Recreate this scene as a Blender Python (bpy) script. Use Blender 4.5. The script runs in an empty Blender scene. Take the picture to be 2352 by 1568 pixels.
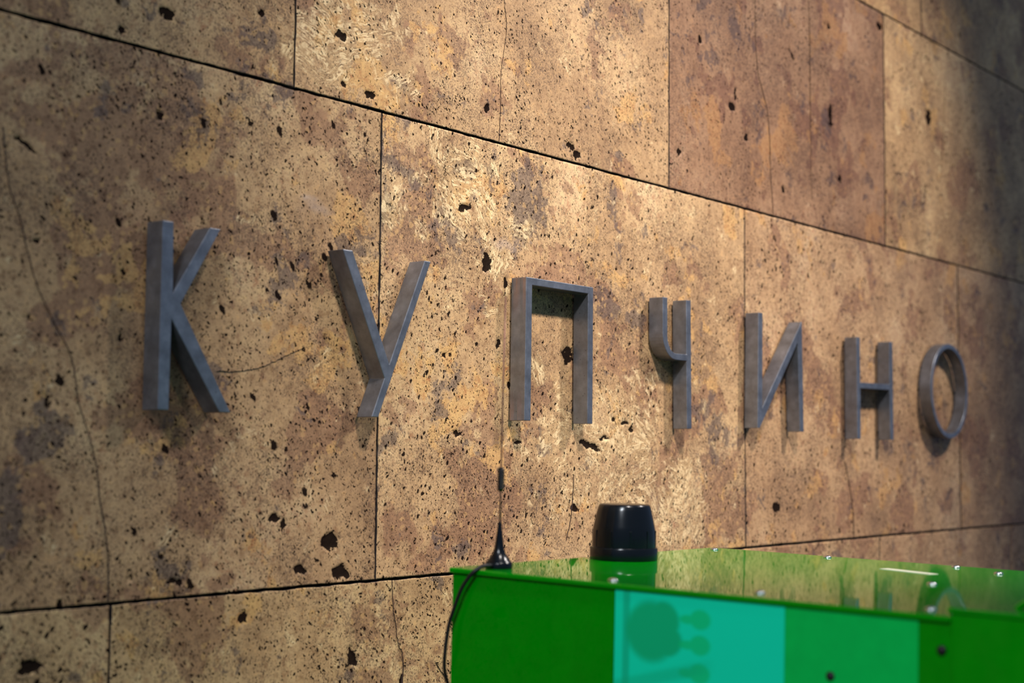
import bpy, bmesh, math, random
import numpy as np
from mathutils import Matrix, Vector

scene = bpy.context.scene
COL = scene.collection

# ------------------------------------------------------------------ camera
cam_data = bpy.data.cameras.new('camera')
cam = bpy.data.objects.new('camera', cam_data)
COL.objects.link(cam)
FW = Vector((0.7861, 0.6136, 0.0744)).normalized()
RT = Vector((0.6148, -0.7887, 0.0078)).normalized()
UP = RT.cross(FW).normalized()
RT = FW.cross(UP).normalized()
CAMLOC = Vector((0.0, -1.54, 1.60))
cam.matrix_world = Matrix(((RT.x, UP.x, -FW.x, CAMLOC.x), (RT.y, UP.y, -FW.y, CAMLOC.y),
                           (RT.z, UP.z, -FW.z, CAMLOC.z), (0, 0, 0, 1)))
cam_data.sensor_width = 36.0
cam_data.sensor_fit = 'HORIZONTAL'
cam_data.lens = 53.46
cam_data.clip_start = 0.05
cam_data.dof.use_dof = True
cam_data.dof.focus_distance = 2.45
cam_data.dof.aperture_fstop = 3.3
scene.camera = cam

# ------------------------------------------------------------------ light
world = bpy.data.worlds.new('station_hall')
scene.world = world
world.use_nodes = True
bg = world.node_tree.nodes['Background']
bg.inputs['Color'].default_value = (0.40, 0.60, 1.0, 1)
bg.inputs['Strength'].default_value = 0.24


def spot(name, loc, target, power, size, blend, radius, color):
    d = bpy.data.lights.new(name, 'SPOT')
    d.energy = power
    d.spot_size = math.radians(size)
    d.spot_blend = blend
    d.shadow_soft_size = radius
    d.color = color
    o = bpy.data.objects.new(name, d)
    COL.objects.link(o)
    o.location = loc
    o.rotation_euler = (Vector(target) - Vector(loc)).to_track_quat('-Z', 'Y').to_euler()
    return o


spot('ceiling_spot_offscreen', (0.95, -1.85, 4.10), (2.38, 0, 1.60), 520, 41, 1.0, 0.13, (1.0, 0.91, 0.84))
spot('ceiling_spot_offscreen', (3.75, -1.85, 4.10), (2.80, 0, 1.58), 430, 59, 1.0, 0.13, (1.0, 0.91, 0.85))
lamp = bpy.data.lights.new('fill_light_offscreen', 'AREA')   # added fill from the left to brighten the cabinet side, no lamp known there
lamp.shape = 'RECTANGLE'
lamp.size, lamp.size_y = 1.2, 0.4
lamp.energy = 150
lamp.color = (0.90, 0.95, 1.0)
lamp_o = bpy.data.objects.new('fill_light_offscreen', lamp)
COL.objects.link(lamp_o)
lamp_o.location = (-1.85, -1.85, 4.10)

scene.view_settings.view_transform = 'Standard'
scene.view_settings.look = 'None'
scene.view_settings.exposure = 0.12
scene.view_settings.gamma = 1.0
scene.view_settings.use_curve_mapping = False


# ------------------------------------------------------------------ helpers
def link(o, parent=None):
    COL.objects.link(o)
    if parent is not None:
        o.parent = parent
    return o


def tag(o, label=None, cat=None, group=None, kind=None):
    if label: o['label'] = label
    if cat: o['category'] = cat
    if group: o['group'] = group
    if kind: o['kind'] = kind
    return o


def empty(name, loc=(0, 0, 0), rot=(0, 0, 0)):
    o = bpy.data.objects.new(name, None)
    o.empty_display_size = 0.05
    o.location = loc
    o.rotation_euler = rot
    return link(o)


def obj(name, bm, mat, parent=None, smooth=False, bevel=0.0, seg=2, ang=30):
    me = bpy.data.meshes.new(name)
    bmesh.ops.recalc_face_normals(bm, faces=bm.faces)
    bm.to_mesh(me)
    bm.free()
    me.materials.append(mat)
    if smooth:
        for p in me.polygons: p.use_smooth = True
    o = bpy.data.objects.new(name, me)
    link(o, parent)
    if bevel > 0:
        m = o.modifiers.new('bevel', 'BEVEL')
        m.width = bevel
        m.segments = seg
        m.limit_method = 'ANGLE'
        m.angle_limit = math.radians(ang)
        m.harden_normals = False
    return o


def add_box(bm, x0, x1, y0, y1, z0, z1):
    v = [bm.verts.new(c) for c in ((x0, y0, z0), (x1, y0, z0), (x1, y1, z0), (x0, y1, z0),
                                   (x0, y0, z1), (x1, y0, z1), (x1, y1, z1), (x0, y1, z1))]
    for f in ((0, 3, 2, 1), (4, 5, 6, 7), (0, 1, 5, 4), (1, 2, 6, 5), (2, 3, 7, 6), (3, 0, 4, 7)):
        bm.faces.new([v[i] for i in f])
    return v


def box(name, mat, parent, x0, x1, y0, y1, z0, z1, bevel=0.0, seg=2):
    bm = bmesh.new()
    add_box(bm, x0, x1, y0, y1, z0, z1)
    return obj(name, bm, mat, parent, bevel=bevel, seg=seg)


def add_lathe(bm, prof, n=48, axis=(0, 0, 0), squash=None):
    rings = []
    for r, z in prof:
        if r <= 1e-6:
            rings.append([bm.verts.new((axis[0], axis[1], axis[2] + z))])
        else:
            rings.append([bm.verts.new((axis[0] + r * math.cos(2 * math.pi * i / n),
                                        axis[1] + r * math.sin(2 * math.pi * i / n), axis[2] + z)) for i in range(n)])
    for a, b in zip(rings[:-1], rings[1:]):
        for i in range(n):
            j = (i + 1) % n
            if len(a) == 1 and len(b) == 1: continue
            if len(a) == 1: bm.faces.new((a[0], b[i], b[j]))
            elif len(b) == 1: bm.faces.new((a[i], a[j], b[0]))
            else: bm.faces.new((a[i], a[j], b[j], b[i]))


def lathe(name, mat, parent, prof, n=48, axis=(0, 0, 0), auto=35):
    bm = bmesh.new()
    add_lathe(bm, prof, n, axis)
    o = obj(name, bm, mat, parent, smooth=True)
    o.data.set_sharp_from_angle(angle=math.radians(auto))
    return o


def catmull(pts, k=8):
    P = [Vector(p) for p in pts]
    P = [2 * P[0] - P[1]] + P + [2 * P[-1] - P[-2]]
    out = []
    for i in range(1, len(P) - 2):
        for j in range(k):
            t = j / k
            out.append(0.5 * ((2 * P[i]) + (-P[i - 1] + P[i + 1]) * t + (2 * P[i - 1] - 5 * P[i] + 4 * P[i + 1] - P[i + 2]) * t * t
                              + (-P[i - 1] + 3 * P[i] - 3 * P[i + 1] + P[i + 2]) * t ** 3))
    out.append(P[-2])
    return out


def add_tube(bm, pts, r, n=10):
    pts = [Vector(p) for p in pts]
    t0 = (pts[1] - pts[0]).normalized()
    ref = Vector((0, 0, 1)) if abs(t0.z) < 0.9 else Vector((1, 0, 0))
    u = t0.cross(ref).normalized()
    rings = []
    for i, p in enumerate(pts):
        t = (pts[min(i + 1, len(pts) - 1)] - pts[max(i - 1, 0)]).normalized()
        u = (u - t * u.dot(t)).normalized()
        w = t.cross(u)
        rr = r(i / (len(pts) - 1)) if callable(r) else r
        rings.append([bm.verts.new(p + (u * math.cos(2 * math.pi * k / n) + w * math.sin(2 * math.pi * k / n)) * rr) for k in range(n)])
    for a, b in zip(rings[:-1], rings[1:]):
        for k in range(n):
            bm.faces.new((a[k], a[(k + 1) % n], b[(k + 1) % n], b[k]))
    bm.faces.new(rings[0][::-1])
    bm.faces.new(rings[-1])


def tube(name, mat, parent, pts, r, n=10):
    bm = bmesh.new()
    add_tube(bm, pts, r, n)
    return obj(name, bm, mat, parent, smooth=True)


# ------------------------------------------------------------------ node helpers
class NT:
    def __init__(self, name):
        self.mat = bpy.data.materials.new(name)
        self.mat.use_nodes = True
        self.nt = self.mat.node_tree
        self.nt.nodes.clear()
        self.out = self.nt.nodes.new('ShaderNodeOutputMaterial')
        self.b = self.nt.nodes.new('ShaderNodeBsdfPrincipled')
        self.nt.links.new(self.b.outputs[0], self.out.inputs[0])

    def set(self, sock, v):
        if isinstance(v, bpy.types.NodeSocket): self.nt.links.new(v, sock)
        elif isinstance(v, (tuple, list)) and len(v) == 3 and sock.type == 'RGBA': sock.default_value = (*v, 1)
        else: sock.default_value = v

    def p(self, **kw):
        for k, v in kw.items(): self.set(self.b.inputs[k.replace('_', ' ')], v)

    def m(self, op, a, b=None, c=None, clamp=False):
        n = self.nt.nodes.new('ShaderNodeMath')
        n.operation = op
        n.use_clamp = clamp
        for i, v in enumerate((a, b, c)):
            if v is not None: self.set(n.inputs[i], v)
        return n.outputs[0]

    def v(self, op, a, b=None, out=0, scale=None):
        n = self.nt.nodes.new('ShaderNodeVectorMath')
        n.operation = op
        self.set(n.inputs[0], a)
        if b is not None: self.set(n.inputs[1], b)
        if scale is not None: self.set(n.inputs['Scale'], scale)
        return n.outputs[out]

    def noise(self, vec, scale, detail=4, rough=0.55, dist=0.0, color=False):
        n = self.nt.nodes.new('ShaderNodeTexNoise')
        self.set(n.inputs['Vector'], vec)
        n.inputs['Scale'].default_value = scale
        n.inputs['Detail'].default_value = detail
        n.inputs['Roughness'].default_value = rough
        n.inputs['Distortion'].default_value = dist
        return n.outputs['Color' if color else 'Fac']

    def voro(self, vec, scale, feature='F1', rnd=1.0):
        n = self.nt.nodes.new('ShaderNodeTexVoronoi')
        n.feature = feature
        self.set(n.inputs['Vector'], vec)
        n.inputs['Scale'].default_value = scale
        n.inputs['Randomness'].default_value = rnd
        return n

    def ss(self, x, lo, hi, a=0.0, b=1.0):
        n = self.nt.nodes.new('ShaderNodeMapRange')
        n.interpolation_type = 'SMOOTHSTEP'
        self.set(n.inputs[0], x)
        for i, w in zip((1, 2, 3, 4), (lo, hi, a, b)): self.set(n.inputs[i], w)
        return n.outputs[0]

    def mix(self, f, a, b, blend='MIX'):
        n = self.nt.nodes.new('ShaderNodeMix')
        n.data_type = 'RGBA'
        n.blend_type = blend
        self.set(n.inputs[0], f)
        self.set(n.inputs[6], a)
        self.set(n.inputs[7], b)
        return n.outputs[2]

    def ramp(self, f, stops):
        n = self.nt.nodes.new('ShaderNodeValToRGB')
        self.set(n.inputs[0], f)
        e = n.color_ramp.elements
        while len(e) < len(stops): e.new(0.5)
        for el, (pos, c) in zip(e, stops):
            el.position = pos
            el.color = (*c, 1)
        return n.outputs[0]

    def attr(self, name):
        n = self.nt.nodes.new('ShaderNodeAttribute')
        n.attribute_name = name
        s = self.nt.nodes.new('ShaderNodeSeparateColor')
        self.nt.links.new(n.outputs['Color'], s.inputs[0])
        return s.outputs[0], s.outputs[1], s.outputs[2], n.outputs['Alpha'], n.outputs['Color']

    def coord(self, which='Object'):
        return self.nt.nodes.new('ShaderNodeTexCoord').outputs[which]

    def sep(self, v):
        n = self.nt.nodes.new('ShaderNodeSeparateXYZ')
        self.set(n.inputs[0], v)
        return n.outputs

    def comb(self, x, y, z):
        n = self.nt.nodes.new('ShaderNodeCombineXYZ')
        for i, w in enumerate((x, y, z)): self.set(n.inputs[i], w)
        return n.outputs[0]

    def rot(self, vec, angle):
        n = self.nt.nodes.new('ShaderNodeVectorRotate')
        n.rotation_type = 'Y_AXIS'
        self.set(n.inputs['Vector'], vec)
        self.set(n.inputs['Angle'], angle)
        return n.outputs[0]

    def bump(self, h, strength, dist):
        n = self.nt.nodes.new('ShaderNodeBump')
        n.inputs['Strength'].default_value = strength
        n.inputs['Distance'].default_value = dist
        self.set(n.inputs['Height'], h)
        self.set(self.b.inputs['Normal'], n.outputs[0])


def srgb(r, g, b):
    def f(c):
        c /= 255.0
        return c / 12.92 if c <= 0.04045 else ((c + 0.055) / 1.055) ** 2.4
    return (f(r), f(g), f(b))


# ------------------------------------------------------------------ materials
def stone_material():
    t = NT('travertine')
    P = t.sep(t.coord())
    fib, gry, brn, och, _ = t.attr('stone_a')
    pit, wht, den, seed, _ = t.attr('stone_b')
    tint = t.attr('stone_c')[4]
    base = t.comb(P[0], t.m('MULTIPLY', seed, 23.7), P[2])
    # domain warp
    wv = t.v('SCALE', t.v('SUBTRACT', t.noise(base, 11, 3, color=True), (0.5, 0.5, 0.5)), scale=0.05)
    V = t.v('ADD', base, wv)
    wf = t.v('SCALE', t.v('SUBTRACT', t.noise(base, 160, 2, color=True), (0.5, 0.5, 0.5)), scale=0.006)
    VF = t.v('ADD', base, wf)
    wp = t.v('SCALE', t.v('SUBTRACT', t.noise(base, 120, 4, 0.6, color=True), (0.5, 0.5, 0.5)), scale=0.011)
    VP = t.v('ADD', base, wp)
    # broad tone
    n1 = t.noise(V, 4.5, 6, 0.62)
    col = t.ramp(n1, [(0.28, srgb(150, 122, 94)), (0.45, srgb(178, 147, 112)), (0.58, srgb(196, 166, 128)), (0.75, srgb(212, 186, 150))])
    # torn patches
    n2 = t.noise(V, 6.5, 7, 0.64)
    mb = t.ss(t.m('MULTIPLY_ADD', brn, 0.20, n2), 0.552, 0.582)
    col = t.mix(t.m('MULTIPLY', mb, 0.62), col, srgb(138, 102, 82))
    n3 = t.noise(t.v('ADD', V, (7.3, 0, 2.1)), 9, 7, 0.66)
    mo = t.ss(t.m('MULTIPLY_ADD', och, 0.17, n3), 0.588, 0.612)
    col = t.mix(t.m('MULTIPLY', mo, 0.75), col, srgb(204, 164, 110))
    n4 = t.noise(t.v('ADD', V, (1.3, 0, 9.1)), 13, 6, 0.7)
    mg = t.ss(t.m('MULTIPLY_ADD', gry, 0.20, n4), 0.608, 0.638)
    col = t.mix(t.m('MULTIPLY', mg, 0.66), col, srgb(96, 86, 86))
    # mottling
    n5 = t.noise(VF, 75, 5, 0.78)
    col = t.mix(0.7, col, t.ramp(n5, [(0.30, srgb(104, 80, 64)), (0.47, (0.47, 0.46, 0.45)), (0.56, (0.55, 0.55, 0.54)), (0.72, srgb(222, 212, 194))]), 'OVERLAY')
    # smoky specks
    n6 = t.noise(t.v('ADD', VF, (2.2, 0, 6.6)), 330, 3, 0.7)
    k6 = t.noise(t.v('ADD', V, (8.2, 0, 1.6)), 9, 6, 0.65)
    k6 = t.ss(t.m('MULTIPLY_ADD', gry, 0.2, k6), 0.36, 0.66)
    sm = t.ss(t.m('MULTIPLY_ADD', k6, 0.13, n6), 0.60, 0.655)
    col = t.mix(t.m('MULTIPLY', sm, 0.58), col, srgb(78, 62, 56))
    # pebbly light flecks
    vf = t.voro(t.v('ADD', VP, (3.1, 0, 0)), 95)
    flc = t.sep(vf.outputs['Color'])
    fl = t.m('MULTIPLY', t.ss(vf.outputs['Distance'], 0.44, 0.36), t.m('GREATER_THAN', flc[0], 0.72))
    fl = t.m('MULTIPLY', fl, t.ss(t.m('MAXIMUM', mg, mb), 0.0, 0.6, 0.25, 0.9))
    col = t.mix(t.m('MULTIPLY', fl, 0.42), col, srgb(216, 176, 120))
    # straw-like calcite shreds
    vc = t.voro(t.v('ADD', V, (0, 0, 4.4)), 17)
    cc = t.sep(vc.outputs['Color'])
    rv = t.rot(t.v('ADD', base, wv), t.m('MULTIPLY', cc[0], 6.28))
    rv = t.v('MULTIPLY', rv, (1.0, 1.0, 0.15))
    st = t.noise(rv, 92, 3, 0.55, 0.8)
    ridge = t.ss(t.m('ABSOLUTE', t.m('SUBTRACT', st, 0.53)), 0.052, 0.034)
    groove = t.m('MULTIPLY', t.ss(t.m('ABSOLUTE', t.m('SUBTRACT', st, 0.435)), 0.022, 0.008), t.ss(n5, 0.42, 0.55))
    edge = t.noise(t.v('ADD', V, (5, 0, 5)), 20, 5, 0.65)
    mf = t.ss(t.m('MULTIPLY_ADD', fib, 0.30, edge), 0.60, 0.70)
    fcol = t.mix(0.30, col, srgb(214, 184, 136))
    fcol = t.mix(t.m('MULTIPLY', ridge, t.ss(n5, 0.38, 0.56, 0.15, 0.75)), fcol, srgb(240, 218, 176))
    g2 = t.m('MULTIPLY', t.ss(t.m('ABSOLUTE', t.m('SUBTRACT', st, 0.605)), 0.018, 0.006), t.ss(n6, 0.46, 0.56))
    fcol = t.mix(t.m('MULTIPLY', t.m('MAXIMUM', groove, g2), 0.8), fcol, srgb(70, 52, 42))
    col = t.mix(t.m('MULTIPLY', mf, 0.9), col, fcol)
    # whitish bloom
    col = t.mix(t.m('MULTIPLY', wht, 0.55, clamp=True), col, srgb(186, 176, 178))
    col = t.mix(1.0, col, tint, 'MULTIPLY')
    # pores at four sizes, gathered in swarms
    clus = t.noise(t.v('ADD', base, (0, 0, 17)), 12, 5, 0.65)
    clus = t.m('ADD', clus, t.m('MULTIPLY', t.m('SUBTRACT', den, 0.5), 0.5))
    pores = None
    for sc, ang, keep, rad, off in ((48, 0.5, 0.93, 0.30, 0.0), (100, -0.6, 0.74, 0.40, 3.3), (200, 0.9, 0.62, 0.46, 6.1), (370, 0.2, 0.50, 0.54, 9.1)):
        q = t.v('MULTIPLY', t.rot(t.v('ADD', VP, (off, 0, off)), ang), (1.0, 1.0, 0.60))
        vo = t.voro(q, sc)
        cs = t.sep(vo.outputs['Color'])
        thr = t.m('SUBTRACT', keep, t.m('MULTIPLY', t.m('SUBTRACT', clus, 0.5), 2.3))
        on = t.m('GREATER_THAN', cs[0], thr)
        r = t.m('MULTIPLY', t.m('MULTIPLY_ADD', t.m('POWER', cs[1], 1.6), 0.85, 0.15), rad)
        hole = t.m('MULTIPLY', t.ss(vo.outputs['Distance'], r, t.m('MULTIPLY', r, 0.7)), on)
        pores = hole if pores is None else t.m('MAXIMUM', pores, hole)
    bign = t.m('MULTIPLY_ADD', t.m('SUBTRACT', t.noise(VF, 95, 4, 0.65), 0.5), 1.8, pit)
    big = t.m('MULTIPLY', t.ss(bign, 0.50, 0.62), t.ss(pit, 0.02, 0.2))
    pores = t.m('MAXIMUM', pores, big)
    col = t.mix(t.m('MULTIPLY', pores, 0.98), col, srgb(24, 17, 16))
    # grain
    g = t.noise(base, 850, 2, 0.6)
    col = t.mix(0.5, col, t.ramp(g, [(0.25, (0.30, 0.29, 0.28)), (0.5, (0.5, 0.5, 0.5)), (0.75, (0.70, 0.70, 0.70))]), 'OVERLAY')
    t.p(Base_Color=col, Roughness=t.m('MULTIPLY_ADD', n5, 0.25, 0.42))
    t.set(t.b.inputs['Specular IOR Level'], t.m('MULTIPLY_ADD', pores, -0.22, 0.22))
    t.bump(t.noise(base, 140, 4, 0.75), 0.5, 0.0011)
    return t.mat


def simple(name, color, rough=0.5, metal=0.0, spec=0.5, coat=0.0):
    t = NT(name)
    n = t.noise(t.coord(), 40, 4, 0.6)
    c = t.mix(0.25, color, t.ramp(n, [(0.3, (0.38, 0.38, 0.38)), (0.7, (0.62, 0.62, 0.62))]), 'OVERLAY')
    t.p(Base_Color=c, Roughness=rough, Metallic=metal)
    t.b.inputs['Specular IOR Level'].default_value = spec
    t.b.inputs['Coat Weight'].default_value = coat
    t.b.inputs['Coat Roughness'].default_value = 0.05
    return t.mat


def steel_material(rust=0.0):
    t = NT('brushed_steel' if rust == 0 else 'rust_stained_steel')
    c = t.coord()
    n = t.noise(c, 35, 6, 0.65)
    f = t.noise(t.v('MULTIPLY', c, (1, 1, 0.2)), 420, 3, 0.6)
    col = t.ramp(n, [(0.3, srgb(112, 114, 120)), (0.55, srgb(134, 138, 146)), (0.75, srgb(154, 158, 168))])
    # old dents and specks
    vo = t.voro(c, 140)
    sp = t.m('MULTIPLY', t.ss(vo.outputs['Distance'], 0.16, 0.08), t.m('GREATER_THAN', t.sep(vo.outputs['Color'])[0], 0.9))
    col = t.mix(t.m('MULTIPLY', sp, 0.6), col, srgb(60, 58, 60))
    rgh = t.m('MULTIPLY_ADD', f, 0.18, t.m('MULTIPLY_ADD', n, 0.12, 0.27))
    met = 0.85
    if rust > 0:
        rn = t.noise(t.v('MULTIPLY', c, (1, 1.3, 0.07)), 60, 3, 0.6)
        P = t.sep(c)
        top = t.m('MAXIMUM', t.ss(P[2], 0.15, 0.236), t.ss(P[2], 0.06, 0.0))
        side = t.m('MULTIPLY', t.ss(P[0], 0.0135, 0.009), t.ss(P[1], -0.0352, -0.034))
        m = t.m('MULTIPLY', t.m('MULTIPLY', t.ss(rn, 0.42, 0.62), side), t.m('MULTIPLY', top, rust * 0.55))
        col = t.mix(m, col, srgb(140, 92, 44))
        met = t.m('SUBTRACT', 0.85, t.m('MULTIPLY', m, 0.8))
    t.p(Base_Color=col, Roughness=rgh, Metallic=met)
    t.bump(t.m('ADD', f, n), 0.12, 0.0006)
    return t.mat


M_STONE = stone_material()
M_MORTAR = simple('dark_mortar', srgb(46, 38, 36), 0.9)
M_CRACK = simple('crack_dirt', srgb(58, 42, 36), 0.9)  # dark dirt held in the hairline cracks
M_STEEL = steel_material()
M_RUSTY = steel_material(1.0)
M_PIN = simple('dark_pin', srgb(52, 50, 52), 0.5, 0.8)
M_GREEN = simple('green_lacquer', (0.0002, 0.24, 0.002), 0.03, spec=0.15)
M_SCREW = simple('zinc_screw', (0.55, 0.57, 0.56), 0.25, 1.0)
M_WHITE = simple('white_strip', srgb(214, 214, 190), 0.5)
M_BLACK = simple('black_plastic', (0.0020, 0.0030, 0.0045), 0.20, spec=0.4)
M_RUBBER = simple('black_cable', (0.004, 0.004, 0.005), 0.45)
M_COPPER = simple('copper_whip', srgb(120, 84, 72), 0.4, 0.6)
M_FLOOR = simple('floor_granite', srgb(96, 90, 86), 0.35)


# ------------------------------------------------------------------ the stone wall
_rng = np.random.RandomState(7)
_TAB = _rng.rand(256, 256)


def vnoise(x, z, sc, k=0):
    u = x * sc + 13.7 * k
    w = z * sc + 5.3 * k
    i = np.floor(u).astype(int)
    j = np.floor(w).astype(int)
    a = u - i
    b = w - j
    a = a * a * (3 - 2 * a)
    b = b * b * (3 - 2 * b)
    T = lambda p, q: _TAB[p % 256, q % 256]
    return (T(i, j) * (1 - a) + T(i + 1, j) * a) * (1 - b) + (T(i, j + 1) * (1 - a) + T(i + 1, j + 1) * a) * b


def fbm(x, z, sc, k=0, n=4):
    s = 0
    amp = 0.5
    for o in range(n):
        s = s + amp * vnoise(x, z, sc * 2 ** o, k + o * 3)
        amp *= 0.5
    return s / (1 - 0.5 ** n)


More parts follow.
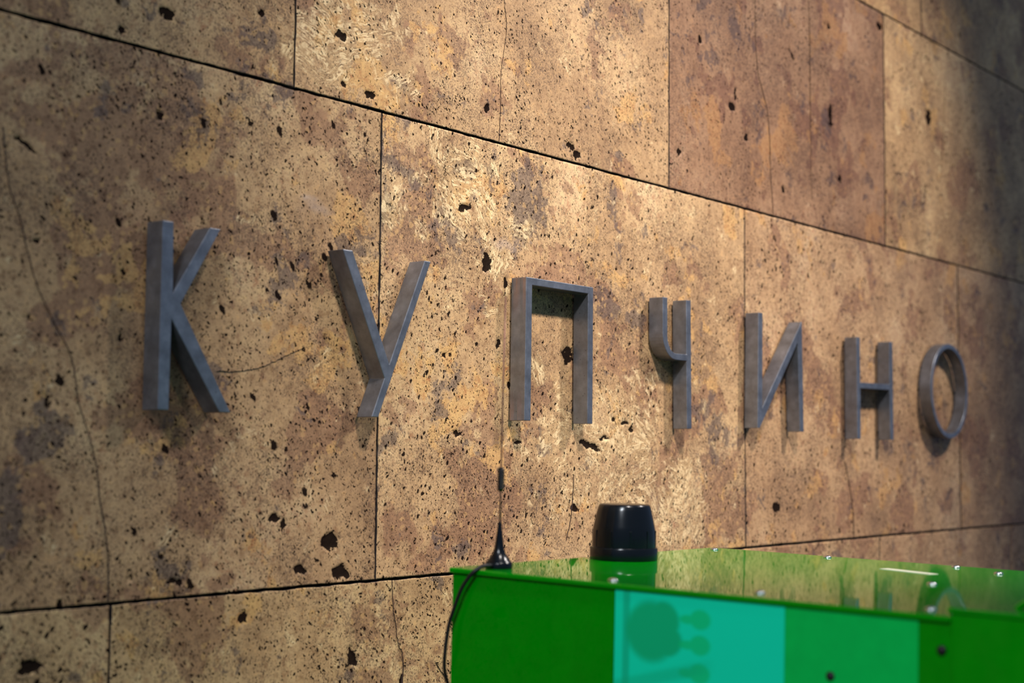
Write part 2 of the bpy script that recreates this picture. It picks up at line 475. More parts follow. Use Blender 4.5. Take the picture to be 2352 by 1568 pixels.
# features of the stone on the wall: kind (f calcite straw, g grey, b brown, o ochre, w bloom, p cavity), x, z, half sizes, turn, amount
BLOBS = [('f',1.568,2.217,0.103,0.0614,20,1),('f',1.552,2.149,0.0637,0.0288,0,0.8),('f',1.673,2.16,0.0797,0.04,0,0.55),('f',1.839,2.017,0.0832,0.077,0,1),
('f',1.701,1.988,0.0551,0.0467,20,0.9),('f',1.775,2.084,0.0314,0.0344,0,0.6),('f',1.919,1.9,0.0459,0.0785,0,0.75),('f',1.987,1.98,0.0481,0.0439,0,0.4),
('f',2.287,1.636,0.1616,0.0747,0,1),('f',2.088,1.626,0.1163,0.0444,0,0.6),('f',2.403,1.533,0.1888,0.0727,0,0.85),('f',2.495,1.457,0.181,0.0412,0,0.7),
('f',2.166,1.536,0.1216,0.0604,0,0.5),('f',2.05,1.75,0.0309,0.0442,0,0.5),('f',1.623,2.256,0.0575,0.0396,0,0.5),('f',3.763,2.417,0.242,0.2324,0,0.25),
('f',2.403,1.736,0.0611,0.0571,0,0.4),('g',1.71,2.026,0.0504,0.0134,-20,1),('g',2.017,2.02,0.0553,0.0444,0,0.9),('g',2.028,2.067,0.0558,0.0298,0,0.8),
('g',2.265,1.856,0.0857,0.0474,0,0.8),('g',1.382,1.922,0.0597,0.0237,0,0.8),('g',1.074,1.624,0.0272,0.0282,0,1),('g',1.031,1.523,0.0202,0.0499,0,1.3),
('g',1.377,2.107,0.0396,0.0209,0,0.8),('g',1.441,2.107,0.0416,0.0153,0,0.7),('g',1.609,2.03,0.0469,0.0194,0,0.7),('g',2.664,2.458,0.2231,0.1089,0,0.4),
('g',1.839,2.056,0.0328,0.0175,0,0.8),('g',1.245,2.04,0.0428,0.017,0,0.4),('g',2.626,1.633,0.0514,0.069,-20,0.8),('g',2.543,1.674,0.0659,0.0338,0,0.5),
('g',1.263,1.461,0.0282,0.0165,0,0.7),('g',2.298,2.391,0.1192,0.041,0,0.4),('g',1.667,1.976,0.0116,0.0263,0,0.9),('g',1.833,1.719,0.0269,0.0206,0,0.5),
('g',2.185,1.589,0.0186,0.0228,0,0.9),('g',1.786,1.469,0.0144,0.0233,0,0.8),('g',1.859,1.452,0.0151,0.0136,0,0.8),('g',3.548,1.644,0.1614,0.0642,0,0.3),
('g',3.134,2.342,0.1835,0.1517,0,0.3),('g',1.407,2.168,0.0242,0.0243,0,0.7),('b',1.165,1.965,0.1387,0.0381,-15,0.8),('b',1.414,1.885,0.0907,0.0359,0,0.7),
('b',1.15,1.838,0.0867,0.0241,-10,0.8),('b',1.385,1.799,0.0475,0.0353,0,0.7),('b',2.626,1.573,0.0774,0.1291,-22,1),('b',2.729,1.484,0.1283,0.0527,0,0.9),
('b',2.15,1.87,0.1217,0.0459,0,0.7),('b',2.122,2.073,0.1065,0.0383,0,0.5),('b',1.538,1.625,0.0619,0.037,0,0.8),('b',1.176,1.439,0.0597,0.0264,0,0.7),
('b',1.582,2.006,0.0648,0.0256,0,0.5),('b',1.756,1.965,0.0414,0.0475,0,0.5),('b',1.715,1.497,0.0598,0.0587,0,0.6),('b',2.918,1.739,0.1212,0.1401,0,0.3),
('b',1.335,1.424,0.0681,0.0169,0,0.6),('b',1.289,1.521,0.0435,0.0167,0,0.5),('b',3.468,1.497,0.2371,0.0732,0,0.5),('b',2.164,1.787,0.0806,0.0458,0,0.6),
('o',1.575,1.929,0.0382,0.0477,-10,1.2),('o',1.159,1.78,0.0733,0.0268,0,0.5),('o',1.275,1.983,0.1362,0.0342,0,0.5),('o',1.641,1.82,0.0672,0.0583,0,0.7),
('o',2.433,2.002,0.1274,0.05,0,0.8),('o',1.47,1.612,0.0503,0.03,0,0.5),('o',1.887,1.798,0.0911,0.1125,0,0.4),('o',2.403,1.85,0.0613,0.0492,0,0.3),
('o',2.626,1.745,0.0866,0.0346,0,0.8),('o',2.925,2.353,0.1661,0.1059,0,0.5),('o',3.137,2.555,0.1371,0.0306,0,0.5),('o',1.082,1.826,0.037,0.0312,0,0.3),
('w',1.5,1.952,0.0154,0.0074,0,0.8),('w',1.517,1.943,0.0173,0.01,0,0.5),
('w',1.952,1.95,0.0292,0.0108,0,0.5),('w',2.19,1.873,0.0188,0.0077,0,0.3),('p',1.564,2.209,0.0117,0.0071,0,1),
('p',1.625,2.133,0.0113,0.0059,0,1),('p',1.568,2.139,0.0054,0.0051,0,1),('p',1.848,1.992,0.0164,0.0056,10,1),('p',1.907,1.913,0.0102,0.0156,20,1),
('p',1.905,1.9,0.009,0.0057,0,1),('p',2.198,1.618,0.0323,0.0061,-12,1),('p',1.835,1.633,0.0096,0.0048,0,1),('p',1.557,1.476,0.0149,0.0135,0,1),
('p',1.579,1.432,0.0178,0.0099,0,1),('p',1.5,1.439,0.0118,0.0072,0,0.9),('p',1.07,1.35,0.0148,0.0065,-5,1.2),('p',1.244,2.166,0.0106,0.008,0,1),
('p',1.172,2.126,0.0053,0.0066,0,0.9),('p',1.406,2.203,0.0056,0.0043,0,1),('p',1.279,1.436,0.0099,0.0055,0,0.9),('p',1.108,1.419,0.0049,0.0031,0,1),
('p',2.33,1.649,0.0115,0.0048,0,1),('p',2.311,1.659,0.0143,0.004,0,1),('p',2.13,1.773,0.0155,0.0166,0,0.8),('p',1.956,1.882,0.0058,0.0115,10,1),
('p',1.967,1.714,0.0058,0.0057,0,1),('p',1.937,1.78,0.0069,0.0064,0,1),('p',1.804,1.755,0.0052,0.0034,0,1),('p',1.238,2.029,0.0063,0.0056,0,0.9),
('p',1.041,1.961,0.0208,0.0026,-20,0.8),('p',2.243,1.632,0.0193,0.0031,0,1),('p',2.273,1.666,0.007,0.0047,0,1),('p',1.904,2.163,0.0057,0.0086,0,1),
('p',2.135,2.14,0.0131,0.0062,0,1),('p',2.155,2.128,0.0092,0.0078,0,1),('p',2.699,2.317,0.0125,0.0082,0,1),('p',2.761,2.263,0.0092,0.0074,0,1),
('p',3.152,2.38,0.0111,0.0304,0,0.8),('p',2.717,2.346,0.0072,0.0183,-15,0.6),('p',3.716,2.478,0.0171,0.0207,-15,1),('p',3.199,2.241,0.0113,0.0081,0,1),
('p',3.149,2.588,0.0112,0.0082,0,1),('p',3.421,2.65,0.0151,0.0098,0,1),('p',2.578,2.429,0.0084,0.008,0,1),('p',2.496,2.188,0.008,0.0077,0,1),
('p',2.923,2.176,0.01,0.0076,0,1),('p',1.465,1.502,0.0049,0.0107,0,0.9),('p',1.449,1.511,0.0081,0.0047,0,0.9),('p',2.153,1.51,0.0117,0.0067,0,1),
('p',1.992,1.621,0.0094,0.0036,0,1),('p',1.598,1.302,0.0072,0.0185,10,0.5),('p',1.397,1.38,0.0077,0.0081,0,0.7),('p',1.607,1.308,0.0072,0.0161,20,1),
('p',1.713,1.355,0.0049,0.0039,0,0.9),('p',1.715,1.265,0.0058,0.0051,0,1),('p',2.886,1.494,0.0193,0.011,0,0.8),('p',3.184,1.434,0.0089,0.0078,0,0.8),
('p',1.06,1.849,0.0054,0.0036,0,0.9),('p',1.187,1.821,0.0046,0.0038,0,0.9),('p',1.185,1.741,0.0053,0.0038,0,0.9),('p',1.051,1.756,0.0035,0.0031,0,0.9),
('p',1.081,1.66,0.0072,0.0124,0,0.6),('p',3.688,1.834,0.0194,0.0067,0,0.7),('p',1.209,1.443,0.0067,0.0048,0,0.7)]

YAW = 0.6627


def px_per_m(x):
    a = YAW - np.arctan2(1.54, x)
    return 3493 / np.cos(a) ** 2 * 1.54 / (x * x + 1.54 ** 2)


def edges(a, b, fine):
    if not fine:
        return np.linspace(a, b, max(3, int((b - a) / 0.03)))
    xs = np.linspace(a, b, 4000)
    d = np.minimum(px_per_m(xs), 2200) / 3.2
    c = np.concatenate([[0], np.cumsum((d[1:] + d[:-1]) / 2 * np.diff(xs))])
    return np.interp(np.linspace(0, c[-1], int(c[-1]) + 2), c, xs)


def slab(parent, x0, x1, z0, z1, seed, tint, den, fine, dy):
    g = 0.0016
    X = edges(x0 + g, x1 - g, fine)
    cx = min(max((x0 + x1) / 2, 1.2), 4.3)
    dist = 0.786 * cx + 0.945
    nz = int((z1 - z0) / (3.4 * dist / 3493)) if fine else max(3, int((z1 - z0) / 0.03))
    Z = np.linspace(z0 + g, z1 - g, nz)
    xx, zz = np.meshgrid(X, Z)
    A = np.zeros(xx.shape + (4,), np.float32)
    B = np.zeros(xx.shape + (4,), np.float32)
    if fine:
        wx = xx + (fbm(xx, zz, 28, 1) - 0.5) * 0.05 + (fbm(xx, zz, 90, 4) - 0.5) * 0.016
        wz = zz + (fbm(xx, zz, 28, 2) - 0.5) * 0.05 + (fbm(xx, zz, 90, 5) - 0.5) * 0.016
        px = xx + (fbm(xx, zz, 120, 6) - 0.5) * 0.012
        pz = zz + (fbm(xx, zz, 120, 7) - 0.5) * 0.012
        for k, bx, bz, rx, rz, an, am in BLOBS:
            if bx + 3 * rx < x0 or bx - 3 * rx > x1 or bz + 3 * rz < z0 or bz - 3 * rz > z1: continue
            a = math.radians(an)
            ux, uz = (px, pz) if k == 'p' else (wx, wz)
            u = ((ux - bx) * math.cos(a) + (uz - bz) * math.sin(a)) / rx
            w = (-(ux - bx) * math.sin(a) + (uz - bz) * math.cos(a)) / rz
            r2 = u * u + w * w
            if k == 'p':
                B[..., 0] = np.maximum(B[..., 0], am * np.clip(1.5 - r2 * 0.9, 0, 1))
            else:
                v = am * np.exp(-r2 * 0.9)
                if k == 'w':
                    B[..., 1] = np.maximum(B[..., 1], v)
                else:
                    c = 'fgbo'.index(k)
                    A[..., c] = np.maximum(A[..., c], v)
    B[..., 2] = den + (fbm(xx, zz, 5, 9) - 0.5) * 0.5
    B[..., 3] = seed
    # relief: slight waviness, cavities, rubbed and chipped rim
    y = (fbm(xx, zz, 9, 11) - 0.5) * 0.0012 + dy
    if fine:
        y = y + np.clip(B[..., 0], 0, 1) ** 1.5 * 0.0025 + (fbm(xx, zz, 70, 12) - 0.5) * 0.0005
        y = y - np.clip(A[..., 0] - 0.4, 0, 1) * (fbm(xx, zz, 150, 13) - 0.5) * 0.0012
        rim = np.minimum.reduce([xx - x0, x1 - xx, zz - z0, z1 - zz])
        y = y + np.exp(-rim / 0.0022) * (np.clip(vnoise(xx, zz, 55, 14) - 0.6, 0, 1) * 0.005)
    gx = np.zeros_like(xx)
    gz = np.zeros_like(zz)
    if fine:
        j = lambda k: np.clip(fbm(xx, zz, 60, k, 3) - 0.40, 0, 1) * 0.006
        gx[:, 0] = j(21)[:, 0] * 0.6
        gx[:, -1] = -j(22)[:, -1] * 0.6
        gz[0, :] = j(23)[0, :] * 0.5
        gz[-1, :] = -j(24)[-1, :] * 0.5
    ny, nx = xx.shape
    front = np.stack([xx + gx, y, zz + gz], -1).reshape(-1, 3)
    idx = np.arange(nx * ny).reshape(ny, nx)
    quads = np.stack([idx[:-1, :-1], idx[:-1, 1:], idx[1:, 1:], idx[1:, :-1]], -1).reshape(-1, 4)
    loop = np.concatenate([idx[0, :], idx[1:, -1], idx[-1, -2::-1], idx[-2:0:-1, 0]])
    back = front[loop].copy()
    back[:, 1] = 0.024
    n0 = len(front)
    nl = len(loop)
    bi = np.arange(nl) + n0
    skirt = np.stack([loop, bi, np.roll(bi, -1), np.roll(loop, -1)], -1)
    me = bpy.data.meshes.new('stone_slab')
    V = np.concatenate([front, back]).astype(np.float32)
    F = np.concatenate([quads, skirt]).astype(np.int32)
    me.vertices.add(len(V))
    me.vertices.foreach_set('co', V.ravel())
    me.loops.add(F.size)
    me.loops.foreach_set('vertex_index', F.ravel())
    me.polygons.add(len(F))
    me.polygons.foreach_set('loop_start', np.arange(0, F.size, 4, dtype=np.int32))
    sm = np.ones(len(F), bool)
    sm[len(quads):] = False
    me.polygons.foreach_set('use_smooth', sm)
    me.update(calc_edges=True)
    lo = np.concatenate([np.arange(n0), loop])
    C = np.tile(np.array([*tint, 1.0], np.float32), (len(V), 1))
    for nm, arr in (('stone_a', A.reshape(-1, 4)[lo]), ('stone_b', B.reshape(-1, 4)[lo]), ('stone_c', C)):
        at = me.attributes.new(nm, 'FLOAT_COLOR', 'POINT')
        at.data.foreach_set('color', np.ascontiguousarray(arr, np.float32).ravel())
    me.materials.append(M_STONE)
    me.materials.append(M_MORTAR)
    me.polygons.foreach_set('material_index', (~sm).astype(np.int32))
    o = bpy.data.objects.new('stone_slab', me)
    link(o, parent)
    return o


wall = box('wall_back', M_MORTAR, None, -1.2, 6.4, 0.020, 0.16, 0.0, 3.40)
tag(wall, kind='structure')
ROWS = [(0.0, 0.15, [-1.2, -0.1, 1.0, 2.1, 3.2, 4.3, 5.4, 6.4]),
        (0.15, 0.72, [-1.2, -0.35, 0.63, 1.62, 2.62, 3.63, 4.62, 5.6, 6.4]),
        (0.72, 1.415, [-1.2, -0.9, 0.14, 1.180, 2.285, 3.3915, 4.2527, 5.3, 6.4]),
        (1.415, 2.1118, [-1.2, -0.55, 0.55, 1.652, 2.7525, 3.8985, 5.0, 6.4]),
        (2.1118, 2.686, [-1.2, -0.5, 0.48, 1.4705, 2.459, 3.443, 4.44, 5.42, 6.4]),
        (2.686, 3.40, [-1.2, -0.28, 0.71, 1.70, 2.69, 3.6765, 4.66, 5.65, 6.4])]
TINT = {  # (row, left joint): colour of that block of stone, pore density
    (2, 0.14): ((0.90, 0.87, 0.76), 0.48), (2, 1.180): ((0.92, 0.90, 0.78), 0.55), (2, 2.285): ((0.92, 0.86, 0.80), 0.50),
    (2, 3.3915): ((0.90, 0.82, 0.77), 0.55), (2, 4.2527): ((0.92, 0.82, 0.76), 0.5),
    (3, 0.55): ((0.87, 0.82, 0.75), 0.64), (3, 1.652): ((1.02, 0.97, 0.89), 0.60), (3, 2.7525): ((0.90, 0.82, 0.77), 0.50),
    (3, 3.8985): ((0.90, 0.81, 0.76), 0.50),
    (4, 0.48): ((0.90, 0.85, 0.76), 0.56), (4, 1.4705): ((0.98, 0.93, 0.85), 0.60), (4, 2.459): ((0.59, 0.49, 0.48), 0.33),
    (4, 3.443): ((1.0, 0.93, 0.80), 0.45), (5, 2.69): ((1.0, 0.92, 0.76), 0.42), (5, 3.6765): ((1.0, 0.92, 0.76), 0.45)}
rnd = random.Random(5)
CHILD = {}
for r, (z0, z1, xs) in enumerate(ROWS):
    for a, b in zip(xs[:-1], xs[1:]):
        fine = (r, a) in TINT
        k = rnd.uniform(0.82, 1.0)
        tint, den = TINT.get((r, a), ((k, k * 0.93, k * 0.85), 0.5))
        CHILD[(r, a)] = slab(wall, a, b, z0, z1, rnd.random(), tint, den, fine, rnd.uniform(-0.0008, 0.0008))


def crack(parent, pts, w, seed):
    """hairline crack: a thin jagged dark sliver let into the stone face"""
    rr = random.Random(seed)
    P = catmull([(x, 0, z) for x, z in pts], 14)
    bm = bmesh.new()
    prev = None
    n = len(P)
    for i, p in enumerate(P):
        t = (P[min(i + 1, n - 1)] - P[max(i - 1, 0)]).normalized()
        s = Vector((t.z, 0, -t.x))
        c = p + s * rr.gauss(0, 0.0005)
        ww = w * (0.25 + 0.9 * rr.random() ** 2)
        ring = [bm.verts.new((c.x - s.x * ww, -0.0011, c.z - s.z * ww)), bm.verts.new((c.x + s.x * ww, -0.0011, c.z + s.z * ww)),
                bm.verts.new((c.x, 0.004, c.z))]
        if prev:
            bm.faces.new((prev[0], prev[1], ring[1], ring[0]))
            bm.faces.new((prev[1], prev[2], ring[2], ring[1]))
            bm.faces.new((prev[2], prev[0], ring[0], ring[2]))
        prev = ring
    return obj('crack', bm, M_CRACK, parent)


CRACKS = [((3, 0.55), [(1.008, 1.976), (1.014, 1.936), (1.022, 1.901), (1.035, 1.872), (1.045, 1.84), (1.058, 1.803), (1.071, 1.778), (1.09, 1.748),
                       (1.11, 1.718), (1.118, 1.692), (1.124, 1.661), (1.138, 1.627), (1.149, 1.598), (1.156, 1.567), (1.159, 1.543), (1.168, 1.508),
                       (1.174, 1.466), (1.175, 1.417)], 0.0008),
          ((3, 0.55), [(1.34, 1.708), (1.372, 1.709), (1.407, 1.714), (1.439, 1.724), (1.467, 1.736), (1.5, 1.749)], 0.0004),
          ((4, 1.4705), [(1.944, 2.40), (1.944, 2.354), (1.951, 2.311), (1.944, 2.266), (1.937, 2.22), (1.937, 2.169), (1.933, 2.115)], 0.0006),
          ((4, 2.459), [(2.792, 2.65), (2.797, 2.563), (2.8, 2.479), (2.806, 2.434), (2.813, 2.402), (2.833, 2.369), (2.852, 2.33), (2.861, 2.266),
                        (2.864, 2.201), (2.875, 2.115)], 0.0013),
          ((4, 2.459), [(3.045, 2.624), (3.05, 2.525), (3.05, 2.377), (3.054, 2.171)], 0.0007),
          ((2, 1.180), [(1.687, 1.413), (1.691, 1.376), (1.697, 1.347), (1.704, 1.317), (1.714, 1.294), (1.714, 1.20)], 0.0008),
          ((2, 1.180), [(1.789, 1.283), (1.801, 1.269), (1.813, 1.257), (1.82, 1.24)], 0.0011),
          ((3, 2.7525), [(3.209, 1.591), (3.231, 1.541), (3.248, 1.486), (3.253, 1.419)], 0.0012),
          ((3, 1.652), [(2.15, 1.567), (2.143, 1.499), (2.128, 1.455)], 0.0005),
          ((4, 3.443), [(3.828, 2.615), (3.817, 2.484), (3.799, 2.377)], 0.0010)]
for i, (key, pts, w) in enumerate(CRACKS):
    crack(CHILD[key], pts, w * 0.17, i)

floor = box('floor', M_FLOOR, None, -3.5, 6.4, -5.0, 0.0, -0.12, 0.0)
tag(floor, kind='structure')


# ------------------------------------------------------------------ the letters
ZC = 1.60
FRONT, BACK = -0.0356, -0.0045


def letter(outlines, label, pins, mat=M_STEEL, bevel=0.0009):
    """outlines: list of closed outlines (x, z seen from the hall); first is the body, others are holes"""
    x0 = min(p[0] for p in outlines[0])
    z0 = min(p[1] for p in outlines[0])
    bm = bmesh.new()
    loops = [[(x - x0, z - z0) for x, z in o] for o in outlines]
    if len(loops) == 1:
        fv = [bm.verts.new((x, FRONT, z)) for x, z in loops[0]]
        bv = [bm.verts.new((x, BACK, z)) for x, z in loops[0]]
        bm.faces.new(fv)
        bm.faces.new(bv[::-1])
        n = len(fv)
        for i in range(n):
            bm.faces.new((fv[i], fv[(i + 1) % n], bv[(i + 1) % n], bv[i]))
    else:
        n = len(loops[0])
        R = [[bm.verts.new((x, y, z)) for x, z in lp] for lp in loops for y in (FRONT, BACK)]
        of, ob, hf, hb = R
        for i in range(n):
            j = (i + 1) % n
            bm.faces.new((of[i], of[j], hf[j], hf[i]))
            bm.faces.new((ob[i], hb[i], hb[j], ob[j]))
            bm.faces.new((of[i], ob[i], ob[j], of[j]))
            bm.faces.new((hf[i], hf[j], hb[j], hb[i]))
    o = obj('metal_letter', bm, mat, None, bevel=bevel, seg=2, ang=25)
    if len(loops) > 1:
        for p in o.data.polygons: p.use_smooth = True
        o.data.set_sharp_from_angle(angle=math.radians(30))
    o.location = (x0, 0, z0 + ZC)
    tag(o, label, 'letter', 'steel letters on the stone wall')
    for px, pz in pins:
        bm = bmesh.new()
        ring = lambda y: [bm.verts.new((px - x0 + 0.004 * math.cos(k * math.pi / 6), y, pz - z0 + 0.004 * math.sin(k * math.pi / 6))) for k in range(12)]
        a, b = ring(-0.006), ring(0.006)
        for k in range(12):
            bm.faces.new((a[k], a[(k + 1) % 12], b[(k + 1) % 12], b[k]))
        bm.faces.new(a)
        bm.faces.new(b[::-1])
        obj('mounting_pin', bm, M_PIN, o)
    return o


letter([[(1.2160, .0523), (1.2327, .0523), (1.2340, .1664), (1.3155, .0520), (1.3344, .0520), (1.2478, .1868), (1.3108, .2893), (1.2932, .2893),
         (1.2352, .1995), (1.2335, .2893), (1.2165, .2893)]], 'brushed steel letter К at the start of the word', [(1.2245, .08), (1.2245, .26), (1.3145, .07)])
letter([[(1.5369, .2887), (1.5567, .2887), (1.6372, .1303), (1.7126, .2908), (1.7262, .2908), (1.6151, .0530), (1.6014, .0530), (1.6273, .1097)]],
       'brushed steel letter У straddling a vertical stone joint', [(1.555, .27), (1.712, .27), (1.613, .065)])
letter([[(1.9620, .0560), (1.9785, .0560), (1.9805, .2788), (2.1405, .2788), (2.1400, .0545), (2.1548, .0545), (2.1555, .2910), (1.9648, .2910)]],
       'steel letter П with rust streaks down its left side', [(1.9705, .08), (1.972, .27), (2.148, .08), (2.148, .27)], mat=M_RUSTY)
hook = [(2.3812, .2940), (2.3812, .2255)]
hook += [(2.4265 - .0453 * math.cos(a), .2255 - .0455 * math.sin(a)) for a in [math.pi / 2 * i / 12 for i in range(1, 13)]]
hook += [(2.4648, .1798), (2.4662, .0518), (2.4822, .0518), (2.4795, .2957), (2.4637, .2953), (2.4646, .1920)]
hook += [(2.4265 - .0300 * math.cos(a), .2255 - .0338 * math.sin(a)) for a in [math.pi / 2 * i / 12 for i in range(12, 0, -1)]]
hook += [(2.3965, .2255), (2.3965, .2942)]
letter([hook], 'brushed steel letter Ч with a rounded hook', [(2.389, .27), (2.473, .27), (2.473, .07)])
letter([[(2.7390, .0585), (2.7475, .0585), (2.9160, .2449), (2.9230, .0540), (2.9398, .0540), (2.9345, .2885), (2.9325, .2885), (2.7584, .1000),
         (2.7615, .2938), (2.7448, .2938)]], 'brushed steel letter И with a rising diagonal stroke', [(2.751, .27), (2.748, .08), (2.931, .075)])
letter([[(3.2030, .0425), (3.2190, .0425), (3.2195, .1583), (3.3790, .1600), (3.3810, .0425), (3.3978, .0425), (3.3970, .2745), (3.3805, .2745),
         (3.3790, .1735), (3.2195, .1712), (3.2190, .2740), (3.2030, .2740)]], 'brushed steel letter Н hung slightly lower than its neighbours',
       [(3.211, .06), (3.211, .255), (3.389, .06), (3.389, .255)])
circ = lambda r: [(3.7445 + r * math.cos(2 * math.pi * i / 72), .1712 + r * .99 * math.sin(2 * math.pi * i / 72)) for i in range(72)]
letter([circ(.1215), circ(.1095)], 'ring-shaped brushed steel letter О ending the word', [(3.63, .1712), (3.859, .1712)])


# ------------------------------------------------------------------ the green cabinet
CORNER = Vector((1.4789, -0.2880, 1.4580))
cab = empty('equipment_cabinet', CORNER, (0.0194, 0.0007, -0.0324))
tag(cab, 'glossy green cabinet with a turquoise panel standing before the stone wall', 'cabinet')
bpy.context.view_layer.update()
CM = cab.rotation_euler.to_matrix()
W, L = 0.615, 1.06
T = 0.0048


def to_floor(x, y):
    """local height at which the cabinet's edge meets the floor"""
    return (0.0 - CORNER.z - CM[2][0] * x - CM[2][1] * y) / CM[2][2]


bm = bmesh.new()
i = 0.003
cs = [(i, -i), (i, -L + i), (W - i, -L + i), (W - i, -i)]
tv = [bm.verts.new((x, y, -T)) for x, y in cs]
bv = [bm.verts.new((x, y, to_floor(x, y))) for x, y in cs]
bm.faces.new(tv)
bm.faces.new(bv[::-1])
for k in range(4):
    bm.faces.new((tv[k], tv[(k + 1) % 4], bv[(k + 1) % 4], bv[k]))
obj('body', bm, M_GREEN, cab, bevel=0.002)
box('top_plate', M_GREEN, cab, 0, W, -L, 0, -T, 0.0, bevel=0.0012)
box('edge_trim', M_GREEN, cab, -0.0012, 0.0015, -0.664, -0.001, -T - 0.0012, -0.0012, bevel=0.0006)

# flat turquoise sheet with darker green shapes on the long side
def sheet_material():
    t = NT('turquoise_sheet')
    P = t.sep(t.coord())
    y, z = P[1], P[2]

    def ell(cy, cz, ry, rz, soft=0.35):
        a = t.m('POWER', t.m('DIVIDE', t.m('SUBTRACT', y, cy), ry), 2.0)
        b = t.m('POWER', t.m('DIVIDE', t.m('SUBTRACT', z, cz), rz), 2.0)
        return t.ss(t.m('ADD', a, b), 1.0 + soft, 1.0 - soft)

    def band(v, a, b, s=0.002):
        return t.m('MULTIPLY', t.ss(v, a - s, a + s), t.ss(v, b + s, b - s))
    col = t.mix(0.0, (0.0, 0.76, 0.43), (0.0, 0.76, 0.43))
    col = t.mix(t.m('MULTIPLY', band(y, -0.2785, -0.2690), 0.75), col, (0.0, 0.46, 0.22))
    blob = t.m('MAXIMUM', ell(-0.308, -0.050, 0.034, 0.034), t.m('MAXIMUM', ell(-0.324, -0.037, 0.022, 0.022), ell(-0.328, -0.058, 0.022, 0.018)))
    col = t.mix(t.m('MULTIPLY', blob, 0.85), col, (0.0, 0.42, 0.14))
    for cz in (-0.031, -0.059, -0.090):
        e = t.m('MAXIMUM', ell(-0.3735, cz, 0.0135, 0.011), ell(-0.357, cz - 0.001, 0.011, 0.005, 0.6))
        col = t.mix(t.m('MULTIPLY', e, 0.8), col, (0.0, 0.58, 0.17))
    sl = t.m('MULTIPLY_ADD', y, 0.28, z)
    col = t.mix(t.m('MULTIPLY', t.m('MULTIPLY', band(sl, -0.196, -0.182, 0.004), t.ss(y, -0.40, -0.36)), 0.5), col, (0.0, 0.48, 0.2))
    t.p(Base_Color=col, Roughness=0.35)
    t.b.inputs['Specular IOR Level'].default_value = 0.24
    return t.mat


box('side_sheet', sheet_material(), cab, 0.0016, 0.0034, -0.4790, -0.2575, -0.34, -0.0066)['label'] = 'turquoise sheet'
box('side_sheet', simple('mid_green_sheet', (0.0, 0.50, 0.075), 0.35, spec=0.15), cab, 0.0020, 0.0034, -0.6300, -0.4793, -0.34, -0.0066)['label'] = 'mid green sheet'

# screws
def screw(x, y, r=0.0062, face=False):
    bm = bmesh.new()
    add_lathe(bm, [(0, -0.001), (r, -0.001), (r, 0.0008), (r * 0.9, 0.0018), (r * 0.55, 0.0030), (0, 0.0034)], 20)
    o = obj('screw_cap', bm, M_SCREW if not face else M_PIN, cab, smooth=True)
    return o


for x, y in ((0.5742, -0.030), (0.5888, -0.2153), (0.5849, -0.4145), (0.5326, -0.4965), (0.3106, -0.504), (0.0421, -0.4246), (0.0271, -0.2354),
             (0.0405, -0.6252)):
    screw(x, y).location = (x, y, 0)
for y, z in ((-0.6545, -0.034), (-0.5333, -0.0735)):
    o = screw(0, 0, 0.0050, True)
    o.rotation_euler = (0, -math.pi / 2, 0)
    o.location = (0.0022, y, z)
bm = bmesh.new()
add_box(bm, -0.0085, 0.0085, -0.043, 0.043, 0.0, 0.0006)  # thin off-white strip lying on the top plate
st = obj('strip', bm, M_WHITE, cab)
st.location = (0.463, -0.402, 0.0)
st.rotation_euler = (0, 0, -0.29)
st['label'] = 'narrow off-white strip'

# raised housing on the near end of the cabinet
hz = 0.0075
box('side_housing', M_GREEN, cab, -0.022, 0.09, -L, -0.6735, -0.60, hz, bevel=0.003)
box('housing_trim', M_GREEN, cab, -0.024, 0.012, -L, -0.6715, hz - 0.0015, hz + 0.0035, bevel=0.0012)
tube('loop_handle', M_GREEN, cab, catmull([(0.03, -0.7200, hz), (0.03, -0.7215, hz + 0.004), (0.03, -0.735, hz + 0.012), (0.03, -0.765, hz + 0.02), (0.03, -0.80, hz + 0.020),
                                            (0.03, -0.825, hz + 0.012), (0.03, -0.832, hz)], 6), 0.0035, 10)


# ------------------------------------------------------------------ antenna on the cabinet
def on_cab(x, y):
    return CORNER + CM @ Vector((x, y, 0))


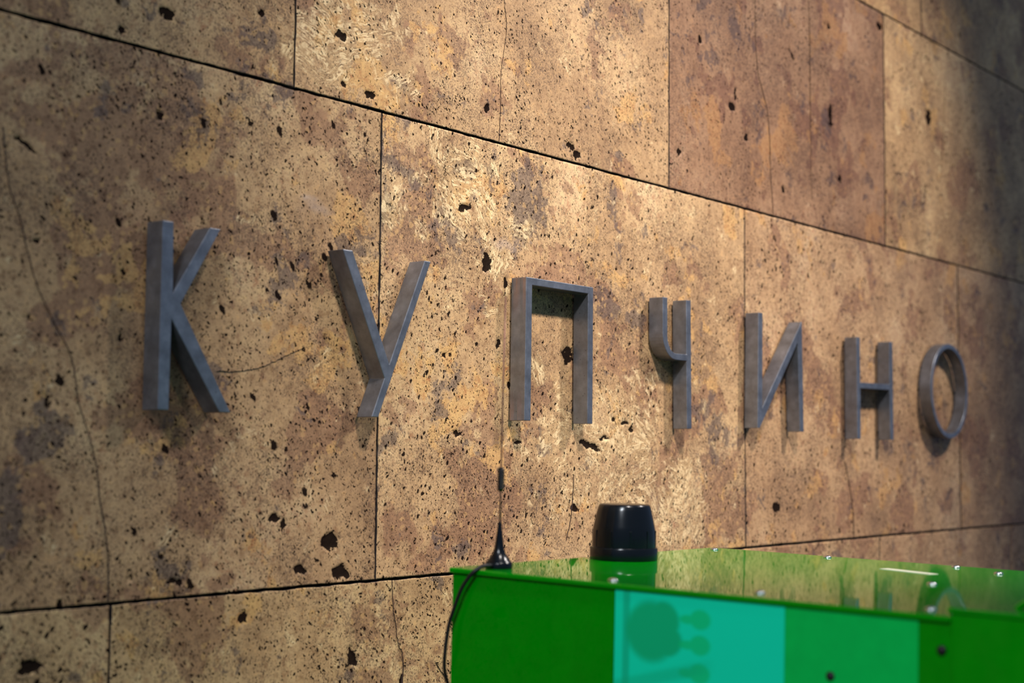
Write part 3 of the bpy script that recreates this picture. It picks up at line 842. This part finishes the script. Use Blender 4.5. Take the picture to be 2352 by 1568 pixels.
ROT = (0.0194, 0.0007, -0.0324)
ant = empty('whip_antenna', on_cab(0.04, -0.048), ROT)
tag(ant, 'thin black magnetic-base whip antenna with a coil on the cabinet corner', 'antenna')
lathe('magnet_base', M_BLACK, ant, [(0, -0.0003), (0.0172, -0.0003), (0.0174, 0.002), (0.0174, 0.0068), (0.0166, 0.0082), (0.0148, 0.0100), (0.0118, 0.0138),
                                    (0.0086, 0.0186), (0.0064, 0.0246), (0.0051, 0.0330), (0.0040, 0.0430), (0.0026, 0.0530), (0.0022, 0.0585), (0, 0.0587)], 40, auto=60)
tube('whip', M_COPPER, ant, [(0, 0, 0.05), (0, 0, 0.10), (0.0002, 0, 0.20), (0.0006, 0, 0.345)], 0.0011, 8)
bm = bmesh.new()
helix = []
turns = 8.5
for k in range(int(turns * 20) + 1):
    a = 2 * math.pi * k / 20
    helix.append((0.0037 * math.cos(a), 0.0037 * math.sin(a), 0.0990 + 0.0265 * k / (turns * 20)))
add_tube(bm, helix, 0.00125, 6)
add_lathe(bm, [(0, 0.097), (0.0030, 0.097), (0.0030, 0.127), (0, 0.127)], 16)
obj('coil', bm, M_BLACK, ant, smooth=True)
# cable in antenna-local coordinates
cl = [(0.026, -0.048, 0.0048), (0.016, -0.0520, 0.0052), (0.004, -0.0512, 0.0046), (-0.0045, -0.0460, -0.0015), (-0.0068, -0.0390, -0.0095), (-0.008, -0.0287, -0.0240),
      (-0.008, -0.0185, -0.0460), (-0.008, -0.0098, -0.0680), (-0.008, -0.0055, -0.0900), (-0.0075, -0.0030, -0.1080), (-0.004, 0.0005, -0.1240), (0.003, 0.0038, -0.138), (0.012, 0.0050, -0.160),
      (0.02, 0.0050, -0.24), (0.02, 0.0050, -0.40)]
tube('cable', M_RUBBER, ant, catmull([(x - 0.04, y + 0.048, z) for x, y, z in cl], 8), 0.0025, 10)

# ------------------------------------------------------------------ beacon on the cabinet
bea = empty('beacon_lamp', on_cab(0.2984, -0.0562), ROT)
tag(bea, 'glossy black tapered beacon cap standing on the green cabinet top', 'beacon')
lathe('base_ring', M_BLACK, bea, [(0, -0.0003), (0.0468, -0.0003), (0.0472, 0.0010), (0.0472, 0.0158), (0.0464, 0.0174), (0.0450, 0.0180), (0, 0.0180)], 64)
lathe('cap', M_BLACK, bea, [(0.0440, 0.0175), (0.0440, 0.0300), (0.0434, 0.0420), (0.0425, 0.0465), (0.0405, 0.0560), (0.0378, 0.0680), (0.0360, 0.0740),
                            (0.0350, 0.0757), (0.0332, 0.0764), (0.0180, 0.0770), (0, 0.0771)], 64, auto=50)
for k in range(10):
    a = 2 * math.pi * k / 10 + 0.2
    bm = bmesh.new()
    add_box(bm, 0.0434, 0.0446, -0.0012, 0.0012, 0.0178, 0.0410)
    o = obj('rib', bm, M_BLACK, bea, bevel=0.0004)
    o.rotation_euler = (0, 0, a)
